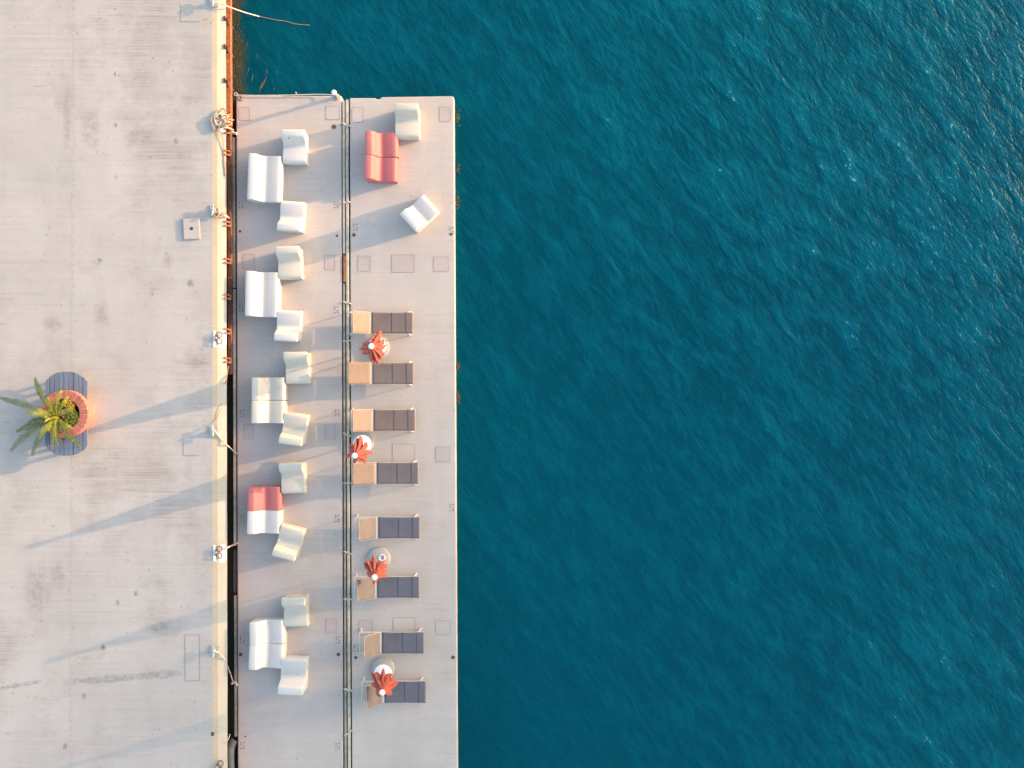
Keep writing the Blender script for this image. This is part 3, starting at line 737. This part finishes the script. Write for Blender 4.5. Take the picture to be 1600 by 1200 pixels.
# ------------------------------------------------------------------ sun loungers (local: foot end at +x, hinge at x=0)
def lounger(seat_len, ang, width, px, py, label, cloth='grey', turn=0.0):
    t = empty('sun_lounger', (0,0,0)); tag(t, label, 'sun lounger', 'sun loungers along the pontoon')
    w = width/2; zs = .33; L = seat_len; BL = .74
    mb = MB()
    for s in (-1,1):
        mb.beam((-BL+.02,s*(w-.012),zs-.035),(L+.005,s*(w-.012),zs-.035),.028,.04)
    mb.beam((L-.01,-w+.03,zs-.035),(L-.01,w-.03,zs-.035),.028,.028); mb.beam((-BL+.03,-w+.03,zs-.035),(-BL+.03,w-.03,zs-.035),.028,.028)
    mb.beam((-.045,-w+.03,zs-.02),(-.045,w-.03,zs-.02),.035,.028)
    mb.build('frame', M['alu'], t)
    for fx, spl in ((L-.16,.05),(-BL+.10,-.05)):
        for s in (-1,1):
            mb = MB(); mb.beam((fx,s*(w+.006),zs-.02),(fx+spl,s*(w+.03),.006),.028,.045); mb.box(fx+spl-.035,fx+spl+.035,s*(w+.03)-.018,s*(w+.03)+.018,.002,.02)
            mb.build('leg', M['alu'], t)
    # sling seat with a slight sag, hemmed cross seams
    nx, ny = 26, 10; mb = MB()
    for i in range(nx+1):
        for j in range(ny+1):
            u, v = i/nx, j/ny*2-1
            z = zs-.014*(1-v*v)-.008*math.sin(u*math.pi)*(1-v*v)
            pin = .010*math.sin(u*math.pi)
            mb.v.append((u*L, v*(w-pin), z))
    for i in range(nx):
        for j in range(ny): a = i*(ny+1)+j; mb.f.append((a,a+ny+1,a+ny+2,a+1))
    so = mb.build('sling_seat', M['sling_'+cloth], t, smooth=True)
    md = so.modifiers.new('thick','SOLIDIFY'); md.thickness = .006
    for u in (.49, .83):
        mb = MB(); mb.tube([(L*u, v*(w-.012), zs-.014*(1-v*v)-.008*math.sin(u*math.pi)*(1-v*v)+.002) for v in [q/6-1 for q in range(13)]], .0055, 6); mb.build('hem', M['sling_hem'], so)
    # raised back
    a = R(ang); mb = MB(); ca, sa = math.cos(a), math.sin(a); bo = -.065
    for i in range(13):
        for j in range(ny+1):
            u, v = i/12, j/ny*2-1; s_ = u*BL; nrm = -.016*(1-v*v)*math.sin(max(.15,u)*math.pi*.9)
            mb.v.append((bo-s_*ca-nrm*sa*-1*-1, v*w, zs+.01+s_*sa+nrm*ca))
    for i in range(12):
        for j in range(ny): q = i*(ny+1)+j; mb.f.append((q,q+1,q+ny+2,q+ny+1))
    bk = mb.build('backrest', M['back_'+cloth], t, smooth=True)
    md = bk.modifiers.new('thick','SOLIDIFY'); md.thickness = .006
    mb = MB()
    for s in (-1,1): mb.beam((bo,s*(w-.008),zs-.012),(bo-BL*ca,s*(w-.008),zs-.012+BL*sa),.024,.024)
    mb.beam((bo-BL*ca+.01,-w+.02,zs-.012+BL*sa),(bo-BL*ca+.01,w-.02,zs-.012+BL*sa),.022,.022)
    mb.build('back_frame', M['alu'], bk)
    mb = MB(); hx = bo-BL*.62*ca; hz = zs-.02+BL*.62*sa
    for s in (-1,1): mb.beam((hx,s*(w-.06),hz),(hx-.10,s*(w-.06),zs-.03),.016,.016)
    mb.beam((hx-.10,-w+.06,zs-.03),(hx-.10,w-.06,zs-.03),.016,.016)
    mb.build('prop', M['alu'], t)
    loc = W(px, py, zs); loc.z = 0; t.location = loc; t.rotation_euler = (0,0,R(turn)); return t
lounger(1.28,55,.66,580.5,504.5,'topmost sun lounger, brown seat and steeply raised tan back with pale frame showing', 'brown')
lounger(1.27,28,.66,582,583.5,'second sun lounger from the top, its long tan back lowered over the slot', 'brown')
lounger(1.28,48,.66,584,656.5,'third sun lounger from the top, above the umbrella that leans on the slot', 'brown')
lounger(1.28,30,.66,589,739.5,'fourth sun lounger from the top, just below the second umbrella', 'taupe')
lounger(1.28,52,.66,591,824.5,'fifth sun lounger from the top, seat tinted grey for shade, no umbrella touching it')
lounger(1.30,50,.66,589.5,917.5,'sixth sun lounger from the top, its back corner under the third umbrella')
lounger(1.29,56,.66,597,1004.5,'seventh sun lounger from the top, with a steep back toned down for shade')
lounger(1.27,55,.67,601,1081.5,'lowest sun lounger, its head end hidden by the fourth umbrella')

# ------------------------------------------------------------------ closed umbrellas
def umbrella(base, table, top, cc, rad, label, seed, white=True, sleeve=False, turn=0, spread=1.0):
    rnd = random.Random(seed)
    t = empty('beach_umbrella', W(base[0],base[1],0)); off = t.location.copy(); tag(t, label, 'umbrella', 'closed orange umbrellas on the pontoon')
    ztop = 2.47; foot = W(table[0],table[1],.55)-off; head = W(top[0],top[1],ztop)-off
    d = head-foot; p0 = foot+d*((0.10-foot.z)/d.z)
    mb = MB(); mb.lathe([(.355,.0),(.36,.03),(.35,.075),(.33,.09),(.06,.095)], 40); mb.build('base', M['base_grey'], t, smooth=True)
    if sleeve:
        mb = MB(); mb.tube([(.10+.09*math.cos(k*.39),.03+.09*math.sin(k*.39),.10) for k in range(16)], .018, 8, closed=True); mb.build('sleeve_ring', M['white_metal'], t, smooth=True)
    if white:
        mb = MB(); mb.lathe([(.05,.0),(.265,.002),(.285,.015),(.285,.03),(.27,.038),(.05,.04)], 40, tuple(foot-Vector((0,0,.02)))); tb = mb.build('table_top', M['sleeve_white'], t, smooth=True)
    if sleeve: cb0 = W(cc[0],cc[1],1.2)-off; p0 = head+(cb0-head)*((head.z-.10)/(head.z-cb0.z))
    mb = MB(); mb.tube([p0, head-Vector((0,0,.04))], .024, 14); mb.build('pole', M['white_metal'], t, smooth=True)
    # canopy: eight folded flaps hanging along the pole
    nA, nR = 220, 30; zt, zb = 2.38, 1.05; ax = d.normalized()
    lob = 10; amps = [rnd.uniform(.50,1.2) for _ in range(lob)]; shift = [rnd.uniform(-.22,.22) for _ in range(lob)]; drop = [rnd.uniform(-.10,.22) for _ in range(lob)]
    mb = MB(); cbot = W(cc[0],cc[1],1.2)-off; cd = (cbot-head)/(head.z-cbot.z)
    for i in range(nR+1):
        u = i/nR
        for k in range(nA):
            th = 2*math.pi*k/nA+turn
            f = (k/nA*lob); li = int(f) % lob; x = (f % 1)*2-1           # -1..1 over one flap
            x2 = x+shift[li]*(1-x*x)
            flap = (max(0, 1-min(1,abs(x2))**1.25))**(.75)
            A = amps[li]; 
            r_in = .035+rad*.46*u**.8
            wr = (noise.noise(Vector((math.cos(th)*5, math.sin(th)*5, u*3.2+seed*3.1)))*.085+noise.noise(Vector((math.cos(th)*16, math.sin(th)*16, u*6+seed)))*.03)*u**.7
            r = max(.03, r_in+(rad*A*.72)*flap*(u**.95)+wr)
            tw = .30*math.sin(li*2.1+seed)*u*flap
            z = zt-(zt-zb+drop[li]*flap)*(u**.92)
            c = head+cd*(head.z-z)
            mb.v.append((c.x+r*math.cos(th+tw), c.y+r*math.sin(th+tw), z+.10*u*noise.noise(Vector((math.cos(th)*7, math.sin(th)*7, seed+u*2)))))
    for i in range(nR):
        for k in range(nA): mb.f.append((i*nA+k,i*nA+(k+1) % nA,(i+1)*nA+(k+1) % nA,(i+1)*nA+k))
    co = mb.build('canopy', M['canvas'], t, smooth=True)
    for p in co.data.polygons: p.use_smooth = True
    md = co.modifiers.new('cloth','SOLIDIFY'); md.thickness = .004
    for k in range(lob):
        mb = MB(); th = 2*math.pi*(k+.5)/lob+turn; r1 = rad*amps[k]*.9
        z1 = zb+.05; c0 = head+cd*(head.z-zt); c1 = head+cd*(head.z-z1)
        mb.tube([c0, (c1.x+.05*math.cos(th),c1.y+.05*math.sin(th),z1)], .007, 5)
        mb.build('rib', M['white_metal'], t)
    mb = MB(); mb.lathe([(.03,-.07),(.065,-.055),(.084,-.02),(.086,.01),(.07,.04),(.04,.056),(.01,.062)], 24, tuple(head)); mb.build('finial', M['white_metal'], t, smooth=True)
    return t
umbrella((591,543),(589,541),(580,541),(585,544),.40,'orange umbrella on a white table, below the topmost sun lounger',1, turn=.3)
umbrella((567,691),(566,694.5),(554,712),(560,706),.34,'orange umbrella on a white table leaning over the pontoon slot',2, turn=.9)
umbrella((592.5,872),(592,878),(585,902),(587,891),.36,'orange umbrella on a bare grey base with an empty ring, beside the sixth lounger',3, white=False, sleeve=True, turn=.1)
umbrella((598.5,1044),(598.5,1053),(597,1082),(598,1067),.38,'lowest orange umbrella, white table on a grey round base, over the last lounger',4, turn=.6)

# ------------------------------------------------------------------ brick planter with bench, palm and shrubs
ZB = ZQ+.02
def slabz(px, py, z): return W(px,py,z)
bc = W(103.5,646.5,ZQ+.40); pcn = W(115.5,646,ZQ)          # bench centre, planter centre
t = empty('round_bench', Vector((bc.x,bc.y,ZQ))); tag(t, 'blue painted plank bench with rounded ends around the brick planter', 'bench')
M['blue'] = None
m, ns, ls, b = newmat('faded_blue_paint')
v = coords(ns, ls, (14,1.2,1)); n = ramp(ns, ls, nz(ns, ls, v, 1.4, 6, .7), .35, .7)
c = mixc(ns, ls, n, (.10,.13,.19), (.18,.205,.245)); v2 = coords(ns, ls); n2 = ramp(ns, ls, nz(ns, ls, v2, 6, 6, .8), .6, .75)
c = mixc(ns, ls, mth(ns, ls, 'MULTIPLY', n2, .6), c, (.40,.36,.32)); ls.new(c, b.inputs['Base Color']); b.inputs['Roughness'].default_value = .75
bump(ns, ls, b, n, .3, .005); M['blue'] = m
sc = (H-ZQ-.4)/H/50
E0, ra, hw = 66.5*sc, 42*sc, 33.5*sc; npk = 9; pw = 2*hw/npk
pr_in = .655
pcl = Vector((pcn.x-bc.x, pcn.y-bc.y, 0))
mb = MB()
for k in range(npk):
    x0 = -hw+k*pw+.008; x1 = -hw+(k+1)*pw-.008; jit = random.uniform(-.012,.012); z1 = .40+random.uniform(-.004,.004)
    for s in (1,-1):
        e0, e1, em = [E0-ra+math.sqrt(ra*ra-x_*x_)+jit for x_ in (x0, x1, (x0+x1)/2)]
        q0 = max(0, pr_in**2-(x0-pcl.x)**2)**.5*.99; q1 = max(0, pr_in**2-(x1-pcl.x)**2)**.5*.99
        mb.prism([(x0,s*q0),(x1,s*q1),(x1,s*e1),((x0+x1)/2,s*em),(x0,s*e0)], z1-.035, z1)
mb.build('planks', M['blue'], t)
for s in (1,-1):
    for q in (1.05,.75):
        mb = MB(); hb = hw*(.62 if q > 1 else .9); mb.beam((-hb,s*q,.345),(hb,s*q,.345),.06,.03); mb.build('batten', M['wood'], t)
for sx in (-1,1):
    for sy in (-1,1):
        mb = MB(); mb.box(sx*hw*.62-.04,sx*hw*.62+.04,sy*1.02-.04,sy*1.02+.04,.002,.33); mb.build('leg', M['wood'], t)
# planter
m, ns, ls, b = newmat('terracotta_plaster')
v = coords(ns, ls); n = ramp(ns, ls, nz(ns, ls, v, 5, 6, .7), .35, .7)
ls.new(mixc(ns, ls, n, (.33,.11,.085), (.44,.185,.15)), b.inputs['Base Color']); b.inputs['Roughness'].default_value = .9; bump(ns, ls, b, n, .3, .01); M['terra'] = m
M['brick'] = simple('red_brick', (.42,.13,.085), .85, .3, 3, bstr=.3)
M['mortar'] = simple('pale_mortar', (.58,.40,.30), .9, .2, 12)
M['soil'] = simple('dark_soil', (.11,.085,.045), .95, .4, 10, bstr=.6)
pz = .66
t = empty('brick_planter', Vector((pcn.x,pcn.y,ZQ))); tag(t, 'round terracotta planter rimmed with radial red bricks on the quay', 'planter')
mb = MB(); n = 64; vs = []
prof = [(.70,.0),(.70,pz),(.46,pz),(.46,.42),(.0,.42)]
prof = [(.705,.003),(.715,.30),(.70,pz-.004),(.46,pz-.004),(.455,.40)]
mb.lathe(prof, 64); mb.build('wall', M['terra'], t, smooth=True)
mb = MB(); mb.lathe([(.455,.50),(.455,.56),(.2,.58),(.02,.585)], 40); mb.build('soil', M['soil'], t, smooth=True)
mb = MB(); nb = 26
for k in range(nb):
    a0 = 2*math.pi*(k+.06)/nb; a1 = 2*math.pi*(k+.94)/nb; zz = pz+.03+random.uniform(-.004,.004)
    ri, ro = .465, .715
    am = (a0+a1)/2
    mb.prism([(ri*math.cos(a0),ri*math.sin(a0)),(ro*math.cos(a0),ro*math.sin(a0)),(ro*1.004*math.cos(am),ro*1.004*math.sin(am)),(ro*math.cos(a1),ro*math.sin(a1)),(ri*math.cos(a1),ri*math.sin(a1))], pz-.05, zz)
mb.build('brick_rim', M['brick'], t, bevel=.006, seg=1)
mb = MB(); mb.lathe([(.46,pz-.003),(.468,pz+.018),(.712,pz+.018),(.716,pz-.003)], 64); mb.build('mortar', M['mortar'], t)

def leafmat(name, a, b_, rough=.5):
    m, ns, ls, b = newmat(name)
    v = coords(ns, ls); n = ramp(ns, ls, nz(ns, ls, v, 9, 3, .6), .35, .65)
    c = mixc(ns, ls, n, a, b_); ls.new(c, b.inputs['Base Color']); b.inputs['Roughness'].default_value = rough
    tr = N(ns, 'ShaderNodeBsdfTranslucent'); ls.new(c, tr.inputs['Color']); mx = N(ns, 'ShaderNodeMixShader'); mx.inputs[0].default_value = .25
    out = [x for x in ns if x.type == 'OUTPUT_MATERIAL'][0]
    ls.new(b.outputs[0], mx.inputs[1]); ls.new(tr.outputs[0], mx.inputs[2]); ls.new(mx.outputs[0], out.inputs['Surface']); return m
M['frond'] = leafmat('palm_leaf', (.10,.12,.035), (.22,.23,.07))
M['frond_young'] = leafmat('young_palm_leaf', (.26,.28,.03), (.46,.42,.05))
M['frond_dry'] = leafmat('dry_palm_leaf', (.38,.26,.17), (.50,.34,.22))
M['shrub'] = leafmat('shrub_leaf', (.12,.17,.03), (.30,.30,.05))
M['shrub_m'] = leafmat('olive_leaf', (.20,.20,.03), (.36,.32,.06))
M['shrub_y'] = leafmat('yellow_leaf', (.38,.24,.03), (.50,.36,.05))
M['dead'] = simple('dead_flower', (.20,.12,.10), .9, .4, 20)
M['trunk'] = simple('palm_trunk', (.16,.10,.055), .95, .4, 12, bstr=.6)
# palm
cz = 1.32
crown = W(90.5,650,cz)
t = empty('palm_tree', Vector((pcn.x-.02,pcn.y-.02,ZQ+.5))); off = t.location.copy(); tag(t, 'young palm with arching feathery fronds growing out of the round planter', 'palm tree')
co = crown-off
mb = MB(); tp = catmull([Vector((0,0,-.0)),Vector((co.x*.45,co.y*.5,co.z*.35)),Vector((co.x*.85,co.y*.9,co.z*.75)),co],5)
mb.tube(tp, [.085-.03*i/len(tp)+.012*(i % 2) for i in range(len(tp))], 14); mb.build('trunk', M['trunk'], t, smooth=True)
rnd = random.Random(21)
def frond(tip, ztip, arch, mat, L=.28, bulge=(0,0), wleaf=.022, start=.10):
    if mat == 'frond_young': wleaf = .013; L *= .85
    tp = W(tip[0],tip[1],ztip)-off; p0 = co.copy()+Vector((rnd.uniform(-.03,.03),rnd.uniform(-.03,.03),rnd.uniform(-.03,.05)))
    mid = (p0+tp)/2+Vector((bulge[0],bulge[1],arch))
    sp = []
    n = 46 if mat == 'frond' else 34
    for i in range(n+1):
        u = i/n; sp.append(p0*(1-u)**2+mid*2*u*(1-u)+tp*u*u)
    mb = MB(); mb.tube(sp[::2], [.016*(1-i/(n/2+1))+.004 for i in range(len(sp[::2]))], 6)
    for i in range(int(n*start), n+1):
        u = i/n; d = (sp[min(i+1,n)]-sp[max(i-1,0)]).normalized(); side = d.cross(Vector((0,0,1))).normalized(); up = side.cross(d)
        ll = .82*L*(math.sin(min(1,u*1.25+.12)*math.pi*.5))*(1-.55*max(0,u-.6)/.4)*rnd.uniform(.85,1.1)
        for s in (-1,1):
            for q in (0,):
                base = sp[i]+(sp[min(i+1,n)]-sp[i])*q
                dirv = (side*s*.72+d*(.62+.5*u)+up*(.22-.30*u)+Vector((0,0,-.12))+Vector((rnd.uniform(-.12,.12),rnd.uniform(-.12,.12),rnd.uniform(-.12,.12)))).normalized()
                m1 = base+dirv*ll*.5+Vector((0,0,.012)); e = base+dirv*ll+Vector((0,0,-.05*ll))
                wv = dirv.cross(up).normalized()*wleaf*.5
                mb.add([base-wv*.4,base+wv*.4,m1+wv,m1-wv,e], [(0,1,2,3),(3,2,4)])
    mb.build('frond', M[mat], t)
frond((1,622),1.30,.42,'frond',.26,(0,.1))
frond((55,592),1.45,.40,'frond',.24)
frond((17,704),.95,.45,'frond',.28,(-.1,0))
frond((50,711),.90,.50,'frond',.28)
frond((26,674),1.25,.40,'frond',.24)
frond((40,645),1.7,.35,'frond_young',.22)
frond((124,697),1.05,.45,'frond',.24)
frond((91,696),1.20,.42,'frond_young',.26)
frond((103,711),.60,.40,'frond_dry',.10,(.03,0),.03)
frond((95,612),1.7,.35,'frond_young',.26)
frond((74,622),1.75,.30,'frond_young',.24)
frond((60,640),1.95,.25,'frond_young',.2)
frond((62,685),1.6,.40,'frond_young',.24)
frond((76,672),1.9,.25,'frond_young',.2)
frond((110,668),1.75,.30,'frond_young',.2)
frond((78,640),2.0,.15,'frond_young',.18)
frond((100,690),.95,.35,'frond',.2)
frond((84,662),2.0,.15,'frond_young',.18)
frond((70,655),1.6,.35,'frond_young',.26)
frond((112,640),1.8,.25,'frond_young',.22)
frond((45,660),1.5,.38,'frond',.24)
frond((106,620),1.55,.3,'frond_young',.2)
frond((84,702),1.1,.4,'frond_young',.24)
frond((112,690),1.0,.4,'frond_young',.22)
# low planting in the bowl
def shrub(cx, cy, r, h, n, mat, label, cat='shrub', leaf=.055, nm='planter_shrub', seed=0, stems=True):
    rnd = random.Random(seed)
    c = W(cx,cy,ZQ+.62); t = empty(nm, Vector((c.x,c.y,ZQ+.5))); tag(t, label, cat)
    mb = MB()
    for i in range(n):
        a = rnd.random()*6.283; q = math.sqrt(rnd.random())*r; z = .04+h*(1-(q/r)**2*.6)*rnd.random()**.5
        clump = noise.noise(Vector((math.cos(a)*q*7, math.sin(a)*q*7, seed)))
        if clump < -.22: continue
        p = Vector((q*math.cos(a), q*math.sin(a), z)); d = Vector((rnd.uniform(-1,1),rnd.uniform(-1,1),rnd.uniform(-.1,.8))).normalized()
        s = d.cross(Vector((rnd.uniform(-1,1),rnd.uniform(-1,1),1))).normalized(); l = leaf*rnd.uniform(.6,1.3)
        mb.add([p, p+d*l*.5+s*l*.3, p+d*l, p+d*l*.5-s*l*.3], [(0,1,2,3)])
    mb.build('foliage', M[mat], t)
    if stems:
        mb = MB()
        for i in range(9):
            a = rnd.random()*6.283; q = rnd.random()*r*.7
            mb.tube([(q*.3*math.cos(a),q*.3*math.sin(a),0),(q*math.cos(a),q*math.sin(a),h*.85)], .006, 5)
        mb.build('stems', M['trunk'], t)
shrub(113,652,.27,.20,2400,'shrub','green leafy shrub filling the sea side of the planter', seed=3, leaf=.06)
shrub(109,633,.20,.22,1500,'shrub_y','yellow orange leafed plant at the top of the planter bowl', 'plant', seed=5, leaf=.055)
shrub(98,664,.26,.24,2000,'shrub_m','yellowish green shrub at the lower rim of the planter below the palm', seed=7, leaf=.06)
shrub(88,636,.25,.18,1300,'shrub','dense green plant behind the palm crown in the planter', seed=11, leaf=.06)
shrub(103,646,.17,.28,1500,'dead','greyish brown withered flower clump in the middle of the planter', 'dried plant', leaf=.04, nm='dried_plant', seed=9)
